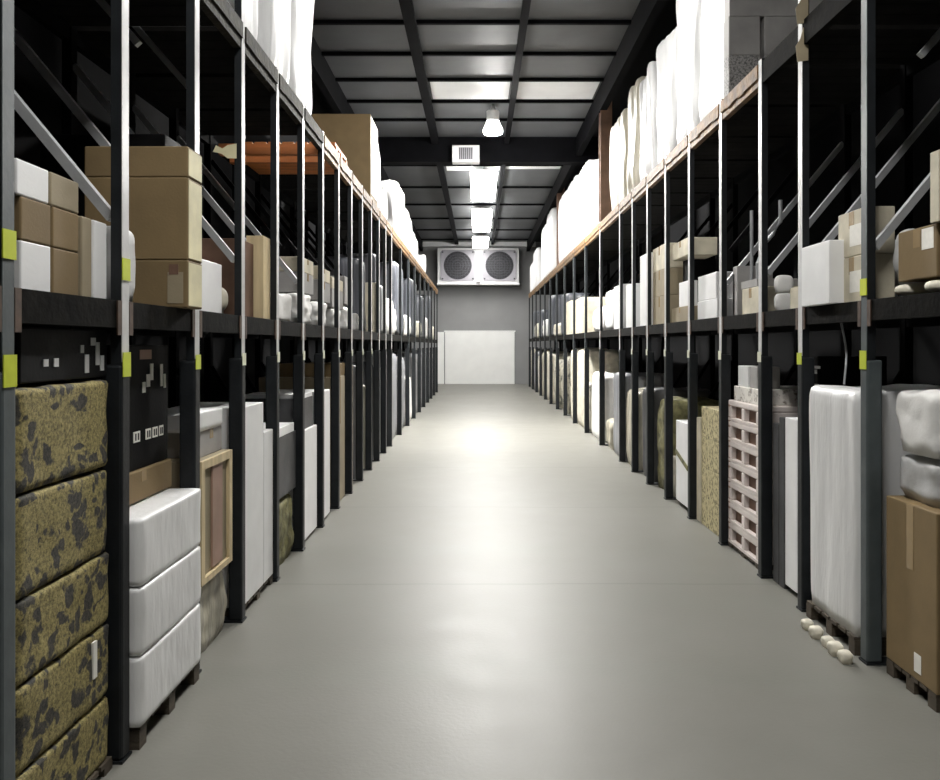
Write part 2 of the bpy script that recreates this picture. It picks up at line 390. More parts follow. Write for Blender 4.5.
# twin fan cooling unit
uy = YEND - .75; k = uy / F
ux0, ux1 = (437.5 - VX) * k, (519 - VX) * k; uz0, uz1 = EYE + (VY - 283) * k, EYE + (VY - 248) * k
t = empty('cooling_unit', ((ux0 + ux1) / 2, uy, uz0), 'white twin-fan cooling unit fixed high on the grey end wall above the door', 'cooling unit')
w = (ux1 - ux0) / 2; h = uz1 - uz0
bm = bmesh.new(); box(bm, -w, w, .02, .74, 0, h); obj('housing', bm, 'unitwhite', t, bevel=.02)
bm = bmesh.new(); box(bm, -w - .03, w + .03, -.04, .74, -.07, -.001); obj('drip_tray', bm, 'unitwhite', t, bevel=.01)
for cx0, cx1 in ((440.5, 475), (482.5, 516.5)):
    cx = ((cx0 + cx1) / 2 - VX) * k - (ux0 + ux1) / 2; pw = (cx1 - cx0) * k / 2; ph = h / 2 - .09; cz = h / 2; R = .60
    bm = bmesh.new(); N = 48; inner = []; outer = []; back = []
    for q in range(N):
        a = 2 * PI * q / N; c, s_ = math.cos(a), math.sin(a)
        m_ = min(pw / max(abs(c), 1e-6), ph / max(abs(s_), 1e-6))
        inner.append(bm.verts.new((cx + R * c, -.03, cz + R * s_))); outer.append(bm.verts.new((cx + m_ * c, -.03, cz + m_ * s_)))
        back.append(bm.verts.new((cx + R * c, .018, cz + R * s_)))
    ob = [bm.verts.new((v.co.x, .018, v.co.z)) for v in outer]
    for q in range(N):
        r = (q + 1) % N
        bm.faces.new((inner[q], inner[r], outer[r], outer[q])); bm.faces.new((inner[q], inner[r], back[r], back[q])); bm.faces.new((outer[q], outer[r], ob[r], ob[q]))
    fp = obj('fan_panel', bm, 'fanpanel', t)
    bm = bmesh.new(); lathe(bm, [(R, 0), (R, .004)], 40); bmesh.ops.rotate(bm, verts=bm.verts, cent=(0, 0, 0), matrix=Matrix.Rotation(PI / 2, 3, 'X')); bmesh.ops.translate(bm, verts=bm.verts, vec=(cx, .016, cz))
    obj('fan_recess', bm, 'fandark', fp)
    bm = bmesh.new()
    for q in range(5):
        a = 2 * PI * q / 5 + .3; u = Vector((math.cos(a), 0, math.sin(a))); n_ = Vector((-u.z, 0, u.x)); c = Vector((cx, 0, cz))
        p = [c + u * .1 + n_ * .05, c + u * .52 + n_ * .16 + Vector((0, .006, 0)), c + u * .54 - n_ * .13 - Vector((0, .006, 0)), c + u * .1 - n_ * .05]
        bm.faces.new([bm.verts.new(x) for x in p])
    lathe(bm, [(.11, 0), (.09, .03)], 16); 
    obj('fan_blades', bm, 'fandark', fp)
    bm = bmesh.new()
    for r in (.12, .24, .36, .48, .59):
        tube(bm, [(cx + r * math.cos(2 * PI * q / 32), -.036, cz + r * math.sin(2 * PI * q / 32)) for q in range(33)], .011, 5)
    for q in range(-5, 6):
        e = q * .105; L = math.sqrt(max(0, .6 ** 2 - e * e))
        bar(bm, (cx + e, -.042, cz - L), (cx + e, -.042, cz + L), .016); bar(bm, (cx - L, -.042, cz + e), (cx + L, -.042, cz + e), .016)
    obj('fan_grille', bm, 'wire', fp)
    for a in (-1, 1):
        for b_ in (-1, 1):
            bm = bmesh.new(); box(bm, cx + a * (pw - .09) - .03, cx + a * (pw - .09) + .03, -.042, -.03, cz + b_ * (ph - .09) - .03, cz + b_ * (ph - .09) + .03); obj('screw_head', bm, 'fandark', fp)

# lamps
def led(label, xc, y0, y1, w=.62, z=5.75, name='led_fixture'):
    t = empty(name, (xc, (y0 + y1) / 2, z), label, 'ceiling light', 'long ceiling lights above the aisle'); L = (y1 - y0) / 2
    bm = bmesh.new(); box(bm, -w / 2 + .01, w / 2 - .01, -L + .01, L - .01, 0, .05); obj('diffuser', bm, 'led', t)
    bm = bmesh.new(); box(bm, -w / 2 + .04, w / 2 - .04, -L + .04, L - .04, .051, .10); obj('lamp_housing', bm, 'unitwhite', t)
    for a in (-1, 1):
        bm = bmesh.new(); bar(bm, (0, a * (L - .4), .10), (0, a * (L - .4), CEIL - .16 - z if False else CEIL - z - .001), .012); obj('suspension_wire', bm, 'wire', t)
led('long white light panel just above the top of the picture, nearest', .14, .6, 3.2)
led('long white light panel glowing at the top edge of the picture', .16, 6.4, 9.2)
led('large glowing light panel just beyond the black cross beam', .14, 18.9, 22.6, .66)
led('last light panel, right in front of the fan unit on the end wall', .10, 30.4, 33.4, .64)
led('second glowing light panel beyond the black cross beam', .12, 24.2, 28.6, .64)
t = empty('pendant_lamp', (.28, 15.0, 5.68), 'white bell-shaped pendant lamp under the roof in front of the cross beam', 'pendant lamp')
bm = bmesh.new(); lathe(bm, [(.18, .0), (.185, .05), (.15, .13), (.12, .2)], 24); obj('glowing_bell', bm, 'bellglow', t, smooth=True)
bm = bmesh.new(); lathe(bm, [(.16, -.012), (.165, -.002)], 24); obj('bulb_disc', bm, 'lampglow', t)
bm = bmesh.new(); lathe(bm, [(.10, .205), (.12, .22), (.12, .40), (.05, .43), (.02, CEIL - 5.68 - .001)], 24); obj('lamp_body', bm, 'unitwhite', t)

# vent box on the cross beam
t = empty('vent_box', (-.26, 17.16, 5.60), 'white box with a grey grille fixed to the black cross beam', 'vent')
bm = bmesh.new(); box(bm, -.29, .29, -.12, .138, 0, .36); obj('housing', bm, 'unitwhite', t, bevel=.012)
bm = bmesh.new(); box(bm, -.15, .15, -.126, -.12, .05, .31); g = obj('grille', bm, 'fanpanel', t)
bm = bmesh.new()
for q in range(7): box(bm, -.14 + q * .043, -.125 + q * .043, -.134, -.126, .06, .30)
obj('grille_bars', bm, 'fandark', g)

# ------------------------------------------------------------------ the two racks
def rack(s):
    a = A[s]; d = 1.10; dk = DECK[s]; tp = TOP[s]
    lab = {-1: 'long dark pallet rack with two shelf levels lining the left of the aisle', 1: 'long dark pallet rack with two shelf levels lining the right of the aisle'}[s]
    R_ = empty('pallet_rack', (s * a, POST[s][0], 0), lab, 'rack')
    def part(name, bm, m, parent=None, **k):
        for v in bm.verts:
            v.co.x -= s * a; v.co.y -= POST[s][0]
        return obj(name, bm, m, parent or R_, **k)
    ys = [PREV[s]] + POST[s]
    X = lambda e0, e1: sorted((s * (a + e0), s * (a + e1)))
    for i, y in enumerate(ys):
        h = tp + .02 if y > 5.4 else 4.9
        for nm, e in (('upright_post', 0), ('rear_post', d - .06)):
            bm = bmesh.new()
            x0, x1 = X(e, e + (.042 if nm == 'upright_post' else .06))
            if nm == 'upright_post':     # channel section: two lips and a recessed web with punched slots
                box(bm, x0, x1, y, y + .022, 1.62, h); box(bm, x0, x1, y + PW - .022, y + PW, 1.62, h)
                xa, xb = X(.008, .03); box(bm, xa, xb, y + .022, y + PW - .022, 1.62, h)
                po = part(nm, bm, 'guard')
                bm = bmesh.new(); x0, x1 = X(-.003, -.0005); box(bm, x0, x1, y + .004, y + PW - .004, 1.63, h); part('face_strip', bm, 'slate' if i <= 1 or y > 14 else 'strip', po)  # pale strip paints the aisle light onto the face of the dark post
                bm = bmesh.new(); x0, x1 = X(-.006, .078)
                box(bm, x0, x1, y - .006, y + PW + .006, .012, 1.62); part('post_guard', bm, 'guard' if i > 1 else 'slate', po, bevel=.012 if y < 12 else 0)
                bm = bmesh.new(); x0, x1 = X(-.01, .16)
                box(bm, x0, x1, y - .01, y + PW + .01, 0, .012); part('foot_plate', bm, 'guard', po)
                if y < 11:
                    for z0, z1 in ((1.57, 1.67), (1.965, 2.055)) if y < (4 if s < 0 else 4.9) else ((1.575, 1.65),):
                        bm = bmesh.new(); x0, x1 = X(-.010, -.0065) if z0 < 1.7 else X(-.008, -.0035)
                        box(bm, x0, x1, y, y + PW, z0, min(z1, 1.615) if z0 < 1.6 and False else z1); part('reflective_tape', bm, 'tape_y' if y < (4.5 if s < 0 else 5.5) else 'tape_w', po)
            else:
                box(bm, x0, x1, y, y + PW, 0, h); part(nm, bm, 'black')  # black puts the rack's inner shade into the rear post's colour
        bm = bmesh.new()                 # frame lacing between front and rear post
        ym = y + PW / 2
        e0, z0 = (.05, 2.22) if y < 7 else (.40, 2.62)
        bar(bm, (s * (a + e0), ym, z0), (s * (a + d - .06), ym, 3.42), .04)
        if y < 5: bar(bm, (s * (a + .30), ym, 3.25), (s * (a + d - .06), ym, 4.1), .035)
        part('frame_brace', bm, 'steel' if y < 7 else 'black')  # farther braces coloured black with the rack's inner shade
        bm = bmesh.new(); bar(bm, (s * (a + .30), ym, .30), (s * (a + d - .06), ym, 1.5), .035)
        part('frame_brace', bm, 'black')
    for i in range(len(ys) - 1):
        y0, y1 = ys[i] + PW, ys[i + 1]; b = i - 1
        for lv, z in (('middle', dk), ('top', tp)):
            dep = .11 if lv == 'middle' else .16
            if lv == 'middle': m = 'beam'
            elif s > 0: m = 'ochre' if b >= 2 else 'beam'
            else: m = 'olive' if b < 6 else 'ochre'
            bm = bmesh.new(); x0, x1 = X(.002, .05); box(bm, x0, x1, y0, y1, z - dep, z)
            if lv == 'top' and m != 'beam':   # a worn folded edge sticking up above the beam
                n = 6
                for q in range(n):
                    ya = y0 + (y1 - y0) * q / n; yb = y0 + (y1 - y0) * (q + 1) / n; hh = .012 + .03 * abs(noise.noise(Vector((ya * 3, s, 0))))
                    xa, xb = X(-.012, .002); box(bm, xa, xb, ya, yb, z - dep * .55 - hh, z - .004)
            bo = part('front_beam', bm, m)
            if lv == 'middle' and y0 < 12:
                for yy in (y0, y1 - .035):
                    bm = bmesh.new(); x0, x1 = X(-.004, .002); box(bm, x0, x1, yy, yy + .035, z - dep - .03, z); part('beam_connector', bm, 'connector', bo)
            bm = bmesh.new(); x0, x1 = X(d - .05, d - .002); box(bm, x0, x1, y0, y1, z - .11, z - .03); part('rear_beam', bm, 'black')
            if lv == 'top' and s < 0 and b == 6: 
                bm = bmesh.new()
                for q in (.3, .75):
                    yc = y0 + (y1 - y0) * q; x0, x1 = X(.05, d - .05); box(bm, x0, x1, yc - .05, yc + .05, z - .14, z - .04)
                part('deck_joist', bm, 'orange'); continue
            bm = bmesh.new(); x0, x1 = X(.05, d); n = 5
            for q in range(n):
                ya = y0 + (y1 - y0) * q / n; yb = y0 + (y1 - y0) * (q + 1) / n - .006
                box(bm, x0, x1, ya, yb, z - .03, z)
            part('deck_boards', bm, 'deck' if not (lv == 'top' and s < 0 and b == 7) else 'orange')
rack(-1); rack(1)
def torn(name, parent, pts, th, m):
    bm = bmesh.new(); c = Vector(parent.location)
    f = [bm.verts.new(Vector(p) - c) for p in pts]; g = [bm.verts.new(Vector(p) - c + Vector((0, th, 0))) for p in pts]; n = len(pts)
    bm.faces.new(f); bm.faces.new(g[::-1])
    for k in range(n): bm.faces.new((f[k], f[(k + 1) % n], g[(k + 1) % n], g[k]))
    return obj(name, bm, m, parent)
ra, rb = [q for q in COL.objects if q.name.startswith('pallet_rack')]
torn('torn_paper', ra, [(-1.475, 4.885, 2.84), (-1.475, 4.885, 2.93), (-1.53, 4.885, 2.92), (-1.56, 4.885, 2.90), (-1.60, 4.885, 2.92), (-1.62, 4.885, 2.88), (-1.57, 4.885, 2.87), (-1.53, 4.885, 2.84)], .004, 'paleyel')['label'] = 'torn cream paper'
for z in (3.50, 3.74): torn('torn_paper', rb, [(2.03, 5.085, z), (2.10, 5.085, z + .01), (2.10, 5.085, z + .17), (2.07, 5.085, z + .22), (2.05, 5.085, z + .15), (2.02, 5.085, z + .10)], .004, 'tan')['label'] = 'torn yellowish paper'
L, R = -1, 1

# ------------------------------------------------------------------ left rack, floor tier
def P(s, i, xa, xb, front, deep, z0, z1): return place(s, i, xa, xb, front, deep, z0, z1)
# first bay: olive floral bales
pl = P(L, 0, 18, 113, 1.47, .85, 0, .05); pallet(L, (pl[0], (pl[1][0], pl[1][1], .05)), 'low dark timber skid under the olive floral bales', group=None)
ff = ['bottom bale of the olive floral stack at the left edge', 'second bale from the bottom of the olive floral stack', 'middle bale of the olive floral stack', 'fourth bale from the bottom of the olive floral stack', 'top bale of the olive floral stack at the left edge']
zz = [.05, .31, .60, .88, 1.22, 1.57]
for k in range(5):
    o = lump(L, P(L, 0, 18, 113, 1.47, .85, zz[k], zz[k + 1]), 'floral', ff[k], 'olive floral bales in the first bay', 'patterned_bale', 'bale', k=34, n=26, amp=.014, freq=6, topvar=.01)
    if k == 1:
        bm = bmesh.new(); box(bm, .4165, .425, .17, .20, .11, .25)
        tg = obj('paper_tag', bm, 'label', o); tg['label'] = 'small white paper tag'
loc, dim = P(L, 0, 20, 112, 1.50, .6, 1.572, 1.76)
t = carton(L, (loc, dim), 'darkbox', 'flat black box with small pale marks on top of the olive floral bales', name='black_box', tape=False)
sx, sy, sz = dim
for u, v, w, h in ((.25, .35, .03, .025), (.36, .35, .03, .03), (.66, .6, .025, .03), (.72, .3, .03, .07), (.80, .75, .04, .03), (.86, .5, .03, .09), (.92, .3, .03, .06)):
    bm = bmesh.new(); box(bm, sx / 2, sx / 2 + .003, (u - .5) * sy - w / 2, (u - .5) * sy + w / 2, v * sz - h / 2, v * sz + h / 2); obj('sticker', bm, 'greybag', t)
# second bay: white sacks
pl = P(L, 1, 139, 200, 1.42, .80, 0, .10); pallet(L, (pl[0], (pl[1][0], pl[1][1], .10)), 'dark timber pallet under the three fat white sacks', group=None)
for k, (z0, z1) in enumerate(((.10, .40), (.40, .69), (.69, .98))):
    lump(L, P(L, 1, 137, 206, 1.40, .80, z0, z1), 'wrap', ['bottom one of the three fat white sacks, on the dark pallet', 'middle one of the three fat white sacks near the front left', 'top one of the three fat white sacks near the front left'][k], 'fat white sacks', 'white_sack', 'sack', k=40, n=24, amp=.008, freq=4, topvar=.006)
loc, dim = P(L, 1, 110, 200, 1.56, .55, .98, 1.12); carton(L, (loc, dim), 'carton', 'flat brown carton lying on top of the white sacks')
loc, dim = P(L, 1, 110, 200, 1.58, .5, 1.121, 1.70)
t = carton(L, (loc, dim), 'darkbox', 'black crate with small white stickers on the flat brown carton', name='black_crate', cat='crate', tape=False)
sx, sy, sz = dim
def patch(yy, zz, w, h, m='label', e=.003):
    bm = bmesh.new(); yl = yy - loc[1]; zl = zz - loc[2]; box(bm, sx / 2, sx / 2 + e, yl - w / 2, yl + w / 2, zl - h / 2, zl + h / 2); return obj('sticker', bm, m, t)
for k, (yy, w) in enumerate(((3.70, .07), (3.83, .06), (3.91, .06), (3.985, .05))):
    st = patch(yy, 1.275, w, .05)
    bm = bmesh.new(); yl = yy - loc[1]; zl = 1.275 - loc[2]
    for q in (-1, 1): box(bm, sx / 2 + .003, sx / 2 + .0045, yl + q * w * .2 - .006, yl + q * w * .2 + .006, zl - .016, zl + .016)
    obj('print', bm, 'ink', st)
for yy, zz, w, h, m in ((3.80, 1.655, .13, .045, 'rose'), (3.78, 1.50, .035, .05, 'label'), (3.83, 1.53, .04, .06, 'label'), (3.87, 1.57, .035, .08, 'label'), (3.99, 1.55, .03, .11, 'label'), (4.03, 1.52, .025, .07, 'label')): patch(yy, zz, w, h, m)
# third bay
lump(L, P(L, 2, 196, 234, 1.48, .8, 0, .42), 'beigewrap', 'beige wrapped bundle on the floor under the pale timber frame', None, 'wrapped_bundle', 'bundle', k=9, n=18, amp=.05, freq=5)
loc, dim = P(L, 2, 198, 229, 1.48, .7, .42, 1.08)
t = empty('timber_crate', loc, 'upright pale timber crate with a rose-brown panel, on the beige bundle', 'crate'); sx, sy, sz = dim
bm = bmesh.new(); box(bm, -sx / 2 + .02, sx / 2, -sy / 2, sy / 2, 0, sz); obj('crate_body', bm, 'tan', t)
bm = bmesh.new(); box(bm, sx / 2, sx / 2 + .012, -sy * .12, sy * .2, .05, sz - .05); obj('panel', bm, 'rose', t)
bm = bmesh.new()
for u0, u1, v0, v1 in ((-.5, -.4, 0, 1), (.4, .5, 0, 1), (-.4, .4, .93, 1), (-.4, .4, 0, .05)): box(bm, sx / 2, sx / 2 + .02, u0 * sy, u1 * sy, v0 * sz, v1 * sz)
obj('crate_frame', bm, 'wood', t)
carton(L, P(L, 2, 200, 222, 1.52, .55, 1.08, 1.225), 'greybox', 'grey carton on top of the pale timber crate', name='grey_carton')
pl = P(L, 2, 198, 226, 1.50, .5, 1.226, 1.37)
o = lump(L, pl, 'whitebox', 'white slanted package on the grey carton', None, 'white_package', 'package', k=14, n=10, amp=.01, topvar=.07)
# fourth bay: tall white slabs
pl = P(L, 3, 238, 276, 1.47, .5, 0, .06); pallet(L, (pl[0], (pl[1][0], pl[1][1], .06)), 'dark timber pallet under the two tall white slabs', group=None)
panel_box(L, P(L, 3, 239, 263.5, 1.47, .45, .06, 1.31), 'whitebox', 'taller, nearer one of the two white slabs standing on the left floor', 'tall white slabs', 'white_slab', 'slab')
panel_box(L, P(L, 3, 264, 277, 1.47, .45, .06, 1.10), 'whitebox', 'shorter white slab right behind the taller white slab on the left', 'tall white slabs', 'white_slab', 'slab')
# fifth bay
lump(L, P(L, 4, 276, 304, 1.48, .8, 0, .53), 'olivesack', 'mottled olive sack on the floor under the dark grey box', None, 'olive_sack', 'sack', k=8, n=20, amp=.05, freq=6)
carton(L, P(L, 4, 276, 302, 1.50, .7, .53, 1.0), 'darkgrey', 'dark grey box on the mottled olive sack', name='grey_box', tape=False)
carton(L, P(L, 4, 276, 294, 1.50, .6, 1.0, 1.07), 'whitebox', 'flat white box on the dark grey box', name='white_box', tape=False)
# sixth bay
panel_box(L, P(L, 5, 302, 317, 1.48, .6, .03, .97), 'whitebox', 'tall white cabinet box with a grey box on top, left floor', None, 'white_cabinet', 'cabinet')
carton(L, P(L, 5, 302, 313, 1.50, .5, .971, 1.24), 'darkgrey', 'grey box on the tall white cabinet box', name='grey_box', tape=False)
carton(L, P(L, 5, 303, 312, 1.50, .5, 1.241, 1.275), 'whitebox', 'thin white tray on the grey box', name='white_tray', cat='tray', tape=False)
panel_box(L, P(L, 6, 318, 330, 1.48, .5, .03, 1.26), 'whitebox', 'narrow tall white slab between two black posts, seventh bay of the left floor', None, 'white_slab', 'slab')
carton(L, P(L, 7, 333, 345, 1.50, .8, 0, 1.36), 'tan', 'tall tan carton on the left floor, mid-way along', name='tall_carton')
carton(L, P(L, 7, 335, 345, 1.52, .6, 1.361, 1.5), 'carton', 'short brown carton on top of the tall tan carton', name='brown_carton')
panel_box(L, P(L, 8, 344, 353, 1.5, .6, 0, 1.45), 'tan', 'tall tan board box beside the tall tan carton', None, 'board_box', 'box')
wrapped(L, P(L, 9, 353, 362, 1.50, .8, 0, 1.5), 'greywrap', 'grey wrapped load beside the tall tan board box', None)
wrapped(L, P(L, 10, 361, 369, 1.50, .8, 0, 1.22), 'beigewrap', 'beige streaked load between grey wrapped loads, left floor', None)
wrapped(L, P(L, 11, 368, 375, 1.50, .8, 0, 1.5), 'slatewrap', 'slate wrapped load just before the narrow white slab, left floor', None)
panel_box(L, P(L, 12, 376, 384, 1.48, .6, 0, 1.34), 'whitebox', 'narrow white slab among the slate loads, farther down the left floor', None, 'white_slab', 'slab')

# ------------------------------------------------------------------ left rack, middle shelf
D = DECK[L]
pl4 = [(21, 51, D, 2.045, 'whitebox', 'small white carton, bottom row nearest the front left post'), (53, 79, D, 2.045, 'carton', 'small brown carton, bottom row beside the small white carton'),
       (21, 51, 2.046, 2.19, 'carton', 'small brown carton, second row directly above the small white carton'), (53, 79, 2.046, 2.19, 'carton', 'small brown carton, second row, farther one from the front post'),
       (17, 49, 2.191, 2.31, 'whitebox', 'small white carton on the top row of the left corner stack'), (51, 79, 2.191, 2.31, 'tan', 'small olive-tan carton on the top row of the left corner stack')]
for xa, xb, z0, z1, m, lb in pl4:
    carton(L, P(L, 0, xa, xb, 1.50, .32, z0, z1), m, lb, 'small cartons stacked at the front left', tape=False)
panel_box(L, P(L, 0, 82, 92, 1.50, .4, D, 2.19), 'tan', 'thin tan board standing beside the small carton stack', None, 'tan_board', 'board')
panel_box(L, P(L, 0, 94, 107, 1.50, .4, D, 2.19), 'whitebox', 'thin white board standing next to the thin tan board', None, 'white_board', 'board')
# second bay: white sack in front, brown cartons behind
lump(L, P(L, 1, 122, 142, 1.49, .30, D, 2.22), 'wrap', 'round-shouldered white sack standing before the big brown cartons', None, k=5, n=16, amp=.02)
big = [(D, 2.11, 'bottom one of the big brown cartons behind the white sack'), (2.111, 2.51, 'tallest big brown carton, in the middle of its stack'), (2.511, 2.66, 'flat big brown carton topping its stack on the left shelf')]
for z0, z1, lb in big:
    loc, dim = (-(1.40 + .25), 3.96, z0), (.50, .20, z1 - z0)
    t = carton(L, (loc, dim), 'carton', lb, 'big brown cartons on the left shelf', tape=False, lab=('camera', .88, .42, .075, .15, 'tan') if z0 == D else None)
    sx, sy, sz = dim
    bm = bmesh.new(); box(bm, sx / 2, sx / 2 + .002, -sy / 2 + .01, sy / 2 - .01, .01, sz - .01); obj('side_panel', bm, 'paleyel', t)
    if z0 == D:
        bm = bmesh.new(); box(bm, .16, .205, -sy / 2 - .003, -sy / 2, .16, .21); obj('brown_patch', bm, 'brown', t)
# third bay
carton(L, P(L, 2, 196, 222, 1.50, .35, D, 2.17), 'whitebox', 'white box standing right behind the second black post, left shelf', tape=False, name='white_box')
lump(L, P(L, 2, 223, 241, 1.50, .30, D, 2.07), 'cream', 'pale domed sack beside the white box on the left shelf', None, 'domed_sack', k=2.6, n=14, amp=.01)
carton(L, (( -2.1, 4.62, D), (.7, .3, 1.0)), 'darkbox', 'tall black crate with a torn cream sticker, added to fill the dark back of the left shelf', name='black_crate', cat='crate', tape=False)  # added dark filler for the blackness at the back of this bay
t = COL.objects[-1]
# fourth bay
carton(L, P(L, 3, 240, 261, 1.56, .5, D, 2.40), 'brown', 'dark brown carton beside the pale plank on the left shelf', name='brown_carton', tape=False)
panel_box(L, P(L, 3, 263.5, 273, 1.49, .12, D, 2.46), 'wood', 'pale timber plank standing upright on the left shelf', None, 'timber_plank', 'plank', bev=.003)
# fifth bay
t = carton(L, P(L, 4, 274, 303, 1.80, .5, D, 2.36), 'darkbox', 'black crate with square white stickers behind a white sack', name='black_crate', cat='crate', tape=False)
dim = P(L, 4, 274, 303, 1.80, .5, D, 2.36)[1]; sx, sy, sz = dim
for q, (v, zc) in enumerate(((-.25, .38), (-.05, .44), (.12, .36), (.3, .40), (-.12, .33))):
    bm = bmesh.new(); box(bm, sx / 2, sx / 2 + .003, v * sy - .04, v * sy + .04, zc - .03, zc + .03); obj('sticker', bm, 'label', t)
lump(L, P(L, 4, 278, 299, 1.50, .25, D, 2.12), 'sack', 'white sack in front of the stickered black crate', None, k=6, n=14, amp=.03)
for i, xa, xb, h1, h2, h3, od in ((5, 302, 316, 2.16, 2.34, 2.47, 'first'), (6, 318, 330, 2.13, 2.33, 2.46, 'second'), (7, 331, 343, 2.10, 2.30, 2.42, 'third')):
    lump(L, P(L, i, xa, xb, 1.49, .36, D, h1), 'sack', od + ' crumpled white sack in the row after the stickered crate', 'crumpled white sacks on the left shelf', k=7, n=16, amp=.06, freq=9, topvar=.0)
    carton(L, P(L, i, xa, xb, 1.53, .30, h1, h2), 'greybox', 'grey carton on the ' + od + ' crumpled white sack of the row', 'grey cartons on the white sacks', name='grey_carton')
    carton(L, P(L, i, xa, xb, 1.53, .28, h2 + .001, h3), 'beige', 'pale carton on the grey carton over the ' + od + ' crumpled sack', 'pale cartons on the grey cartons', name='pale_carton')
lump(L, P(L, 8, 343, 354, 1.49, .6, D, 2.18), 'sack', 'crumpled cream sack under the tall grey box, left shelf', None, k=7, n=14, amp=.06, freq=9)
carton(L, P(L, 8, 344, 353, 1.54, .5, 2.18, 2.50), 'greybox', 'tall grey box on the crumpled cream sack', name='grey_box')
lump(L, P(L, 9, 353, 361, 1.49, .6, D, 2.12), 'sack', 'low white sack beyond the tall grey box, left shelf', None, k=7, n=12, amp=.05, freq=9)
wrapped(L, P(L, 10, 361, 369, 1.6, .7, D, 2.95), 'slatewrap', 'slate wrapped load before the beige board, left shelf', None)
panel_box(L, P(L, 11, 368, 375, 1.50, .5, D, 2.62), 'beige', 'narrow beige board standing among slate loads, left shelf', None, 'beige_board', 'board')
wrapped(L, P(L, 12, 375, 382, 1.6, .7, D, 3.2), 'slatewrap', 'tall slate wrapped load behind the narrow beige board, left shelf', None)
wrapped(L, P(L, None, 381, 386, 1.5, .6, D, 2.7), 'greywrap', 'grey wrapped load before the tall white sack, left shelf', None)
lump(L, P(L, None, 386, 397, 1.50, .6, D, 2.55), 'sack', 'tall white sack far down the left shelf', None, k=5, n=14, amp=.05, freq=6)
lump(L, P(L, None, 394, 401, 1.50, .6, D, 2.42), 'sack', 'shorter white sack just beyond the tall white one, left shelf', None, k=5, n=14, amp=.05, freq=6)

# ------------------------------------------------------------------ left rack, top shelf
T = TOP[L]
for i, (xa, xb, h, lb) in {3: (240, 276, 5.75, 'nearest white wrapped load at the top left'), 4: (273, 302, 5.6, 'second white wrapped load at the top left'), 5: (300, 322, 5.5, 'third white wrapped load at the top left, beside the open shelf')}.items():
    wrapped(L, P(L, i, xa, xb, 1.47, .9, T, h), 'wrap', lb, 'white wrapped loads on the left top shelf', n=28, amp=.11, freq=4)
y7 = (POST[L][7] + PW + .02, POST[L][8] - .02)
t = empty('orange_pallet', (-1.99, sum(y7) / 2, T), 'orange-brown timber pallet lying on the open top shelf at left', 'pallet')
dy = y7[1] - y7[0]
for k in (-1, 0, 1):
    bm = bmesh.new(); box(bm, -.5, .5, k * (dy / 2 - .06) - .05, k * (dy / 2 - .06) + .05, 0, .11); obj('stringer', bm, 'orange', t)
bm = bmesh.new()
for k in range(7): box(bm, -.5 + k * .145, -.5 + k * .145 + .12, -dy / 2, dy / 2, .11, .15)
obj('top_boards', bm, 'orange', t)
loc, dim = P(L, 10, 370, 379, 1.47, .80, T, 4.86)
carton(L, (loc, dim), 'carton', 'huge brown carton on the left top shelf under the roof', name='huge_carton', tape=False, lids=False)
bm = bmesh.new(); sx, sy, sz = dim; box(bm, sx / 2, sx / 2 + .006, -sy / 2 + .03, sy / 2 - .01, .1, sz - .03); o = obj('plastic_cover', bm, 'wrap', [q for q in COL.objects if q.name.startswith('huge_carton')][0]); o['label'] = 'white plastic cover'
for i, h, lb in ((11, 4.95, 'tall white wrapped load right past the huge brown carton'), (12, 4.45, 'lower white wrapped load sloping down past the huge brown carton'), (14, 5.05, 'peaked white wrapped load after the gap, left top shelf'), (15, 4.75, 'second white wrapped load after the gap, left top shelf'), (16, 4.5, 'third white wrapped load after the gap, left top shelf'), (18, 4.4, 'farthest white wrapped load on the left top shelf')):
    wrapped(L, full(L, i, 1.47, .85, T, h), 'wrap', lb, None, k=7, topvar=.25, amp=.09, n=20)

# ------------------------------------------------------------------ right rack, floor tier
pl = P(R, -1, 886, 937, 2.12, .85, 0, .08); pallet(R, (pl[0], (pl[1][0], pl[1][1], .08)), 'timber pallet under the brown carton at the right edge', group=None)
carton(R, P(R, -1, 886, 937, 2.12, .8, .08, .92), 'carton', 'large brown carton low at the right edge of the picture', lab=('aisle', .35, .1, .06, .09, 'label'))
lump(R, P(R, -1, 886, 935, 2.14, .75, .92, 1.16), 'greybag', 'pale grey bag squashed on the large brown carton', None, 'grey_bag', 'bag', k=6, n=16, amp=.05)
lump(R, P(R, -1, 886, 932, 2.12, .6, 1.16, 1.50), 'sack', 'round-topped white bag on the pale grey bag, right edge', None, 'white_bag', 'bag', k=7, n=16, amp=.05)
pl = P(R, 0, 806, 855, 2.06, .8, 0, .10); pallet(R, (pl[0], (pl[1][0], pl[1][1], .10)), 'timber pallet under the big white wrapped block at right', group=None)
wrapped(R, P(R, 0, 806, 855, 2.055, .8, .10, 1.47), 'wrap', 'big smooth white wrapped block on the right floor between two posts', None, n=24, amp=.018, k=26, topvar=.02)
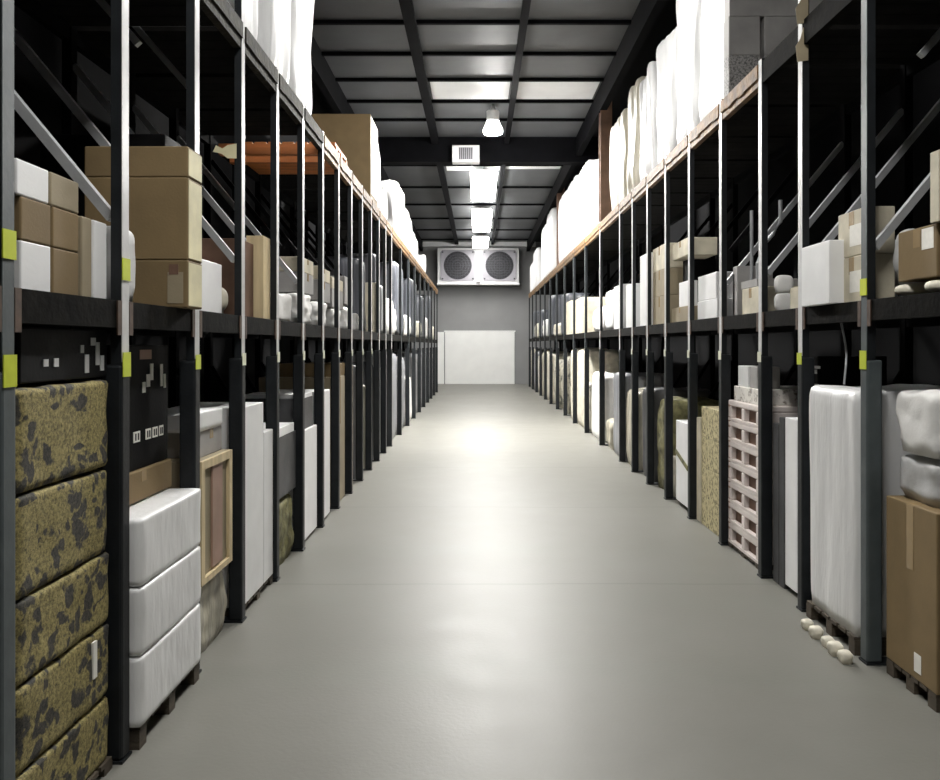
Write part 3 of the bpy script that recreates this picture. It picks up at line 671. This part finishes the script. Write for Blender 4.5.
# small rubble under the block
for k, (px, e) in enumerate(((812, .03), (822, .05), (833, .03), (842, .06), (851, .04))):
    y = depth_at(px, 2.0)
    lump(R, ((2.0 - .02 - e * .3, y, 0), (.07 + e * .4, .09 + e * .3, .05 + e * .4)), 'creamsack', 'scrap of crumpled paper on the floor before the big white block', 'paper scraps by the big white block', 'paper_scrap', 'scrap', k=2.5, n=8, amp=.02, freq=20)
panel_box(R, P(R, 1, 785, 797, 2.13, .5, .04, 1.20), 'whitebox', 'white board standing upright just beyond the big white block', None, 'white_board', 'board')
panel_box(R, P(R, 1, 779, 784, 2.13, .5, .0, 1.19), 'darkgrey', 'nearer dark grey board beside the white board, right floor', 'dark grey boards', 'grey_board', 'board')
panel_box(R, P(R, 1, 773, 778.5, 2.13, .5, .0, 1.14), 'darkgrey', 'farther dark grey board in the dark bay on the right', 'dark grey boards', 'grey_board', 'board')
t = carton(R, P(R, 1, 775, 800, 2.45, .5, 0, 1.62), 'darkbox', 'tall black crate behind the dark grey boards, right floor', name='black_crate', cat='crate', tape=False)
sx, sy, sz = P(R, 1, 775, 800, 2.45, .5, 0, 1.62)[1]
for u, v, w, h in ((.3, .95, .12, .02), (.55, .86, .1, .05), (.25, .82, .06, .08), (.75, .93, .05, .03)):
    bm = bmesh.new(); box(bm, -sx / 2 - .003, -sx / 2, (u - .5) * sy - w / 2, (u - .5) * sy + w / 2, v * sz - h / 2, v * sz + h / 2); obj('sticker', bm, 'greybag', t)
# fourth bay: stacked plastic pallets
n = 7; z0 = .04; hh = (1.24 - z0) / n
names = ['lowest', 'second from the bottom', 'third from the bottom', 'middle', 'third from the top', 'second from the top', 'topmost']
loc, dim = P(R, 2, 728, 759, 2.12, .8, 0, hh); sx, sy, _ = dim
def plastic_pallet():
    t = empty('plastic_pallet', (0, 0, 0), 'x', 'pallet')
    bm = bmesh.new(); box(bm, -sx / 2, sx / 2, -sy / 2, sy / 2, hh * .70, hh - .002); obj('pallet_deck', bm, 'pinkwhite', t, bevel=.01)
    for k in (-1, 0, 1):
        bm = bmesh.new(); w = .036; yc = k * (sy / 2 - w); box(bm, -sx / 2, sx / 2, yc - w, yc + w, .022, hh * .70); obj('pallet_leg', bm, 'pinkwhite', t, bevel=.008)
    bm = bmesh.new(); box(bm, -sx / 2, sx / 2, -sy / 2, sy / 2, 0, .022); obj('pallet_runner', bm, 'pinkwhite', t)
    bm = bmesh.new(); box(bm, -sx / 2 + .04, sx / 2 - .04, -sy / 2 + .09, sy / 2 - .09, .022, hh * .69); obj('brown_shade_core', bm, 'brown', t)  # brown core paints the shade inside the fork openings
    return t
p0 = plastic_pallet()
for k in range(n):
    if k == 0: t = p0
    else:
        t = p0.copy(); COL.objects.link(t)
        for c in list(p0.children):
            d = c.copy(); COL.objects.link(d); d.parent = t
    t.location = (loc[0], loc[1], z0 + k * hh); t['label'] = names[k] + ' of the seven pinkish white plastic pallets stacked on the right'; t['group'] = 'pinkish white plastic pallets'
pallet(R, ((loc[0], loc[1], 0), (sx, sy, z0 - .001)), 'dark skid under the stack of pinkish plastic pallets', group=None)
panel_box(R, P(R, 2, 723.5, 727.5, 2.12, .6, 0, 1.22), 'rose', 'brown board standing behind the stack of plastic pallets', None, 'brown_board', 'board')
carton(R, P(R, 2, 734, 759, 2.14, .6, 1.24, 1.36), 'printwhite', 'white printed carton on top of the plastic pallet stack', name='white_carton', tape=False)
carton(R, P(R, 2, 738, 748, 2.16, .18, 1.361, 1.53), 'whitebox', 'small white box topping the printed carton', name='white_box', tape=False)
carton(R, P(R, 2, 749.5, 757, 2.16, .18, 1.361, 1.53), 'greybox', 'small grey box beside the small white box, on the printed carton', name='grey_box', tape=False)
# fifth bay: textured yellow cartons
loc, dim = P(R, 3, 701.5, 720, 2.13, .7, 0, 1); zc = [0, .27, .55, .83, 1.12]
for k in range(4):
    carton(R, ((loc[0], loc[1], zc[k]), (dim[0], dim[1], zc[k + 1] - zc[k] - .002)), 'printyel', ['bottom', 'second from the bottom', 'third from the bottom', 'topmost'][k] + ' of the four speckled yellow cartons on the right floor', 'speckled yellow cartons', 'speckled_carton', tape=False)
panel_box(R, P(R, 3, 694, 700.5, 2.13, .6, 0, 1.0), 'beige', 'beige column box beside the speckled yellow cartons', None, 'column_box', 'box')
# sixth bay
panel_box(R, P(R, 4, 676, 688, 2.12, .6, .05, .90), 'whitebox', 'white carton bound with a dark strap, right floor', None, 'white_carton', 'box')
t = [q for q in COL.objects if q.name.startswith('white_carton') and q['label'].startswith('white carton bound')][0]; sx, sy, sz = P(R, 4, 676, 688, 2.12, .6, .05, .90)[1]
bm = bmesh.new(); bar(bm, (-sx / 2 - .004, -sy / 2, .40), (-sx / 2 - .004, sy / 2, .52), .05, .006); obj('strap', bm, 'olivesack', t)
lump(R, P(R, 5, 653, 664, 2.12, .8, 0, 1.10), 'olivesack', 'dark olive sack standing beside the strapped white carton', None, 'olive_sack', k=7, n=16, amp=.06)
lump(R, P(R, 5, 665, 667.5, 2.10, .3, 0, .48), 'creamsack', 'small cream bag leaning by the dark olive sack', None, 'cream_bag', 'bag', k=4, n=10, amp=.03)
wrapped(R, P(R, 6, 640, 652, 2.13, .8, 0, 1.2), 'darkgrey', 'dark grey load beyond the olive sack, right floor', None)
wrapped(R, P(R, 7, 623, 640, 2.12, .8, 0, 1.13), 'beigewrap', 'pale beige streaked load, eighth bay of the right floor', None)
wrapped(R, P(R, 8, 611, 622, 2.12, .8, 0, 1.32), 'greywrap', 'pale grey streaked load, ninth bay of the right floor', None)
lump(R, P(R, None, 601, 610, 2.12, .8, 0, .5), 'beigewrap', 'low streaked bundle, tenth bay of the right floor', None, 'wrapped_bundle', 'bundle', k=6, n=12, amp=.05)
wrapped(R, P(R, None, 590, 600, 2.12, .8, 0, 1.25), 'sack', 'white column load between brown posts, right floor', None)
wrapped(R, P(R, None, 582, 590, 2.12, .8, 0, 1.0), 'mottle', 'mottled brown and beige load, twelfth bay of the right floor', None)
wrapped(R, P(R, None, 575, 583, 2.12, .8, 0, 1.65), 'creamsack', 'cream streaked tall load, thirteenth bay of the right floor', None)
wrapped(R, P(R, None, 569, 576, 2.12, .8, 0, 1.66), 'creamsack', 'cream streaked tall load, fourteenth bay of the right floor', None)
lump(R, P(R, None, 560, 570, 2.12, .8, 0, 1.5), 'mottle', 'round-topped mottled load, fifteenth bay of the right floor', None, 'round_load', 'load', k=3, n=14, amp=.03)
lump(R, P(R, None, 549, 558, 2.12, .8, 0, 1.35), 'mottle', 'lower round-topped mottled load, sixteenth bay of the right floor', None, 'round_load', 'load', k=3, n=14, amp=.03)

# ------------------------------------------------------------------ right rack, middle shelf
D = DECK[R]
for k, (xa, xb) in enumerate(((887, 905), (916, 937))):
    lump(R, P(R, -1, xa, xb, 2.12, .5, D, 2.02), 'creamsack', ['cream roll under the brown carton, farther of the two', 'cream roll under the brown carton, nearer of the two'][k], 'cream rolls at the right edge', 'cream_roll', 'roll', k=3, n=12, amp=.008)
carton(R, P(R, -1, 898, 937, 2.14, .5, 2.02, 2.27), 'carton', 'brown carton with a white sticker on the cream rolls, right edge', lab=('aisle', .22, .75, .10, .10, 'label'))
lump(R, P(R, -1, 886, 897, 2.16, .35, 2.02, 2.34), 'greybag', 'grey plastic bag behind the brown carton at the right edge', None, 'grey_bag', 'bag', k=3, n=14, amp=.06)
panel_box(R, P(R, -1, 930, 939, 2.12, .05, 2.271, 2.6), 'beige', 'short beige board standing on the brown carton, right edge', None, 'beige_board', 'board', bev=.003)
panel_box(R, ((2.035 + .2, (4.585 + 5.015) / 2 + .035, D), (.4, .40, .37)), 'whitebox', 'plain white box overhanging the right shelf edge by the second post', None, 'white_box', 'box')
for k, (z0, z1) in enumerate(((D, 2.20), (2.201, 2.46))):
    t = carton(R, P(R, 0, 831 if False else 838, 866, 2.12, .16, z0, z1), 'beige', ['lower beige carton with a white label, next to the plain white box', 'upper beige carton with a white label, next to the plain white box'][k], 'beige labelled cartons at the right', lab=('aisle', .35, .45, .14, .12, 'label'))
for k, z in enumerate((2.0, 2.12)):
    pass
lump(R, P(R, 1, 764, 776, 2.14, .14, D, 2.08), 'sack', 'lower of two white rounded bundles stacked on the right shelf', 'white rounded bundles', 'white_bundle', 'bundle', k=2.8, n=12, amp=.006)
lump(R, P(R, 1, 764, 776, 2.14, .14, 2.08, 2.21), 'sack', 'upper of two white rounded bundles stacked on the right shelf', 'white rounded bundles', 'white_bundle', 'bundle', k=2.8, n=12, amp=.006)
carton(R, P(R, 1, 790, 799, 2.14, .2, D, 2.09), 'beige', 'tiny beige carton at the foot of the second post, right shelf', tape=False)
carton(R, P(R, 2, 742, 759, 2.14, .4, D, 2.15), 'beige', 'pale square carton under a flat grey box, right shelf', name='pale_carton')
carton(R, P(R, 2, 741, 757, 2.14, .4, 2.151, 2.21), 'greybox', 'flat grey box on the pale square carton', name='grey_box', tape=False)
panel_box(R, P(R, 2, 732, 737, 2.16, .3, D, 2.36), 'greybox', 'nearer grey bar box standing left of the pale square carton', 'grey bar boxes', 'bar_box', 'box')
panel_box(R, P(R, 2, 725, 730, 2.16, .3, D, 2.30), 'darkgrey', 'farther dark bar box standing left of the pale square carton', 'grey bar boxes', 'bar_box', 'box')
# bent pipe ends standing in the same bay
bm = bmesh.new(); y = 6.35
tube(bm, [(2.22, y, D), (2.22, y, 2.35), (2.25, y, 2.48), (2.34, y, 2.58), (2.40, y, 2.68), (2.40, y, 2.85)], .016)
tag(obj('bent_pipe', bm, 'steel', None), 'thin bent grey pipe standing behind the grey bar boxes', 'pipe')
bm = bmesh.new(); tube(bm, [(2.24, y + .2, D), (2.24, y + .2, 2.80)], .014)
tag(obj('straight_pipe', bm, 'steel', None), 'thin straight grey pipe standing beside the bent pipe', 'pipe')
carton(R, P(R, 3, 697, 717, 2.14, .5, D, 2.12), 'whitebox', 'lower of the two white cartons just past the fourth post, right shelf', 'pair of white cartons on the right shelf', name='white_carton', tape=False)
carton(R, P(R, 3, 698, 716, 2.14, .45, 2.121, 2.36), 'whitebox', 'upper of the two white cartons just past the fourth post, right shelf', 'pair of white cartons on the right shelf', name='white_carton', tape=False)
# sixth bay: beige base, small white carton, black crate with a white carton
carton(R, P(R, 4, 668, 688, 2.13, .43, D, 2.10), 'tan', 'wide tan carton forming the base of the dark opening, right shelf', name='tan_carton')
carton(R, P(R, 4, 679, 688, 2.14, .1, 2.101, 2.36), 'whitebox', 'small white carton standing on the wide tan carton', name='white_carton', tape=False)
carton(R, P(R, 4, 668, 688, 2.25, .3, 2.101, 2.62), 'darkbox', 'black crate at the back of the wide tan carton', name='black_crate', cat='crate', tape=False)
carton(R, P(R, 4, 668, 688, 2.14, .3, 2.621, 2.80), 'beige', 'pale carton lying across the top of the black crate', name='pale_carton')
zc = [D, 2.27, 2.58, 2.86]
for k in range(3): carton(R, P(R, 5, 649, 666, 2.13, .3, zc[k], zc[k + 1] - .001), 'tan' if k < 2 else 'beige', ['bottom', 'middle', 'top'][k] + ' carton of the tall tan column beside the dark opening', 'tall tan carton column')
panel_box(R, P(R, 6, 640, 648, 2.11, .5, D, 2.85), 'whitebox', 'tall white slab in front of the tan carton column, right shelf', None, 'white_slab', 'slab')
panel_box(R, P(R, 7, 626, 632, 2.12, .5, D, 2.55), 'whitebox', 'narrow white slab, eighth bay of the right shelf', None, 'white_slab', 'slab')
panel_box(R, P(R, 8, 614, 622, 2.12, .5, D, 2.60), 'whitebox', 'narrow white slab, ninth bay of the right shelf', None, 'white_slab', 'slab')
lump(R, P(R, None, 601, 612, 2.12, .6, D, 2.62), 'wrap', 'white wrapped bundle, tenth bay of the right shelf', None, 'white_bundle', 'bundle', k=8, n=12, amp=.03)
lump(R, P(R, None, 590, 601, 2.12, .6, D, 2.4), 'sack', 'low white sack, eleventh bay of the right shelf', None, k=5, n=12, amp=.05)
panel_box(R, P(R, None, 573, 582, 2.12, .5, D, 2.68), 'beige', 'nearer cream board box of the pair before the rusty streaked loads', 'cream board boxes', 'board_box', 'box')
panel_box(R, P(R, None, 562, 571, 2.12, .5, D, 2.72), 'beige', 'farther cream board box of the pair before the rusty streaked loads', 'cream board boxes', 'board_box', 'box')

# ------------------------------------------------------------------ right rack, top shelf
T = TOP[R]
y2, y3, y4 = POST[R][3], POST[R][4], POST[R][5]
wrapped(R, P(R, 3, 690, 722, 2.09, .9, T, 5.75), 'wrap', 'nearest white wrapped load on the right top shelf, beside grey cartons', 'white wrapped loads on the right top shelf', n=30, amp=.11, freq=4)
wrapped(R, P(R, 4, 660, 692, 2.09, .9, T, 5.6), 'wrap', 'second white wrapped load on the right top shelf', 'white wrapped loads on the right top shelf', n=30, amp=.11, freq=4)
wrapped(R, P(R, 5, 640, 668, 2.09, .9, T, 5.35), 'wrap', 'third white wrapped load on the right top shelf', 'white wrapped loads on the right top shelf', n=28, amp=.11, freq=4)
wrapped(R, P(R, 6, 626, 650, 2.09, .9, T, 5.30), 'wrap', 'fourth white wrapped load on the right top shelf', 'white wrapped loads on the right top shelf', n=26, amp=.10, freq=4)
wrapped(R, P(R, 7, 606, 640, 2.09, .9, T, 5.45), 'cream', 'creamy folded load on the right top shelf, just beyond the white ones', None, n=26, amp=.13, freq=4)
wrapped(R, P(R, 8, 606, 630, 2.09, .9, T, 5.3), 'cream', 'second creamy folded load on the right top shelf', None, n=24, amp=.13, freq=4)
yb = POST[R][3] - .03  # thin added slabs; their grey paints the white load's shaded near end
for (cx, w, z0, z1, m, lb) in ((2.205, .26, T, 4.10, 'printgrey', 'speckled grey carton at the bottom of the grey stack, top right'), (2.62, .50, T, 4.10, 'printgrey', 'wider speckled carton painted shade-grey at the bottom of the stack, top right'),
                               (2.205, .26, 4.101, 4.42, 'greybox', 'small plain carton painted shade-grey in the middle row of the stack, top right'), (2.62, .50, 4.101, 4.42, 'greybox', 'wide plain carton painted shade-grey in the middle row of the stack, top right'),
                               (2.48, .80, 4.421, 5.0, 'greybox', 'large carton painted shade-grey topping the stack, top right')):
    carton(R, ((cx, yb - .07, z0), (w, .14, z1 - z0)), m, lb, 'shade-grey cartons before the white load, right top shelf', tape=False, name='grey_carton')
for i, h, lb in ((10, 5.4, 'white wrapped load just past the nearer brown roof column, right top'), (11, 5.5, 'white wrapped load midway between the two brown roof columns'), (12, 5.55, 'white wrapped load just before the farther brown roof column'), (14, 5.75, 'white wrapped load just past the farther brown roof column, right top'), (15, 5.6, 'second white wrapped load past the farther brown roof column'), (17, 5.3, 'last white wrapped load but one, right top shelf'), (18, 5.0, 'last white wrapped load at the end of the right top shelf')):
    wrapped(R, full(R, i, 2.09, .85, T, h), 'wrap', lb, None, n=14)
# two roof columns standing within the right rack's top line
for n, i in enumerate((9, 13)):
    yc = POST[R][i] + .45
    bm = bmesh.new(); x0 = 2.13
    for q0, q1 in ((0, .03), (.17, .20)): box(bm, x0, x0 + .2, yc - .1 + q0, yc - .1 + q1, T + .001, CEIL - .001)
    box(bm, x0 + .085, x0 + .115, yc - .07, yc + .07, T + .001, CEIL - .001)
    struct('trim_roof_column_%d' % (n + 1), bm, 'brown')

# ------------------------------------------------------------------ distant bays, both racks
rnd = random.Random(11)
ORD = {k: v for k, v in enumerate('first second third fourth fifth sixth seventh eighth ninth tenth eleventh twelfth thirteenth fourteenth fifteenth sixteenth seventeenth eighteenth nineteenth twentieth twenty-first twenty-second twenty-third twenty-fourth twenty-fifth twenty-sixth twenty-seventh twenty-eighth twenty-ninth thirtieth thirty-first thirty-second thirty-third thirty-fourth thirty-fifth thirty-sixth thirty-seventh'.split())}
WD = {'greywrap': 'grey', 'slatewrap': 'slate', 'beigewrap': 'beige', 'mottle': 'mottled', 'sack': 'white', 'creamsack': 'cream'}
for s in (L, R):
    for i in range(9, len(POST[s]) - 1):
        n = 10 if POST[s][i] > 20 else 14
        if (s, i, 0) not in FILLED:
            m = rnd.choice(['greywrap', 'greywrap', 'slatewrap', 'greywrap'] if s < 0 else ['mottle', 'beigewrap', 'greywrap', 'creamsack'])
            if s < 0 and i == 15: m = 'sack'
            wrapped(s, full(s, i, A[s] + .05, .8, 0, rnd.uniform(1.4, 1.66) if m != 'sack' else 1.05), m, '%s streaked load on the floor, %s bay of the %s rack' % (WD[m], ORD[i], LW[s]), 'loads on the floor far down the ' + LW[s], n=n)
        if (s, i, 1) not in FILLED:
            if i % 2:
                m = 'creamsack' if i % 4 == 1 else 'sack'
                lump(s, full(s, i, A[s] + .05, .6, DECK[s], rnd.uniform(2.3, 2.7)), m, '%s crumpled sack on the middle shelf, %s bay of the %s rack' % (WD[m], ORD[i], LW[s]), 'sacks far down the %s shelf' % LW[s], k=6, n=n, amp=.06)
            else:
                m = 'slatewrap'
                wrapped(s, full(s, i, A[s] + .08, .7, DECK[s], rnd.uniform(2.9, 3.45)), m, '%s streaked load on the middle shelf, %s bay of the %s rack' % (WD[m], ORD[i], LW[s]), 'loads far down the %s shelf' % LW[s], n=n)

# a thin grey cable hanging below the right middle shelf
bm = bmesh.new(); c = []
for k in range(9):
    f_ = k / 8; c.append((2.16 + .02 * math.sin(f_ * 4), 4.80 - .12 * f_ + .01 * math.sin(f_ * 7), DECK[R] - .03 - f_ * .44))
tube(bm, c, .006, 6)
tag(obj('hanging_cable', bm, 'steel', None), 'thin grey cable hanging under the right shelf onto the white block', 'cable')

# ------------------------------------------------------------------ world, camera, look
w = bpy.data.worlds.new('dim_hall'); S.world = w; w.use_nodes = True
w.node_tree.nodes['Background'].inputs[0].default_value = (.5, .52, .55, 1); w.node_tree.nodes['Background'].inputs[1].default_value = .02
cam = bpy.data.objects.new('camera', bpy.data.cameras.new('camera')); COL.objects.link(cam); S.camera = cam
cam.location = (0, 0, EYE); cam.rotation_euler = (PI / 2, 0, 0)
cam.data.sensor_width = 36; cam.data.lens = F / 940 * 36
cam.data.shift_x = (470 - VX) / 940; cam.data.shift_y = -(390 - VY) / 940
cam.data.clip_start = .05
S.view_settings.view_transform = 'Standard'; S.view_settings.look = 'None'
S.view_settings.gamma = 1; S.view_settings.use_curve_mapping = False
S.view_settings.exposure = 0.68
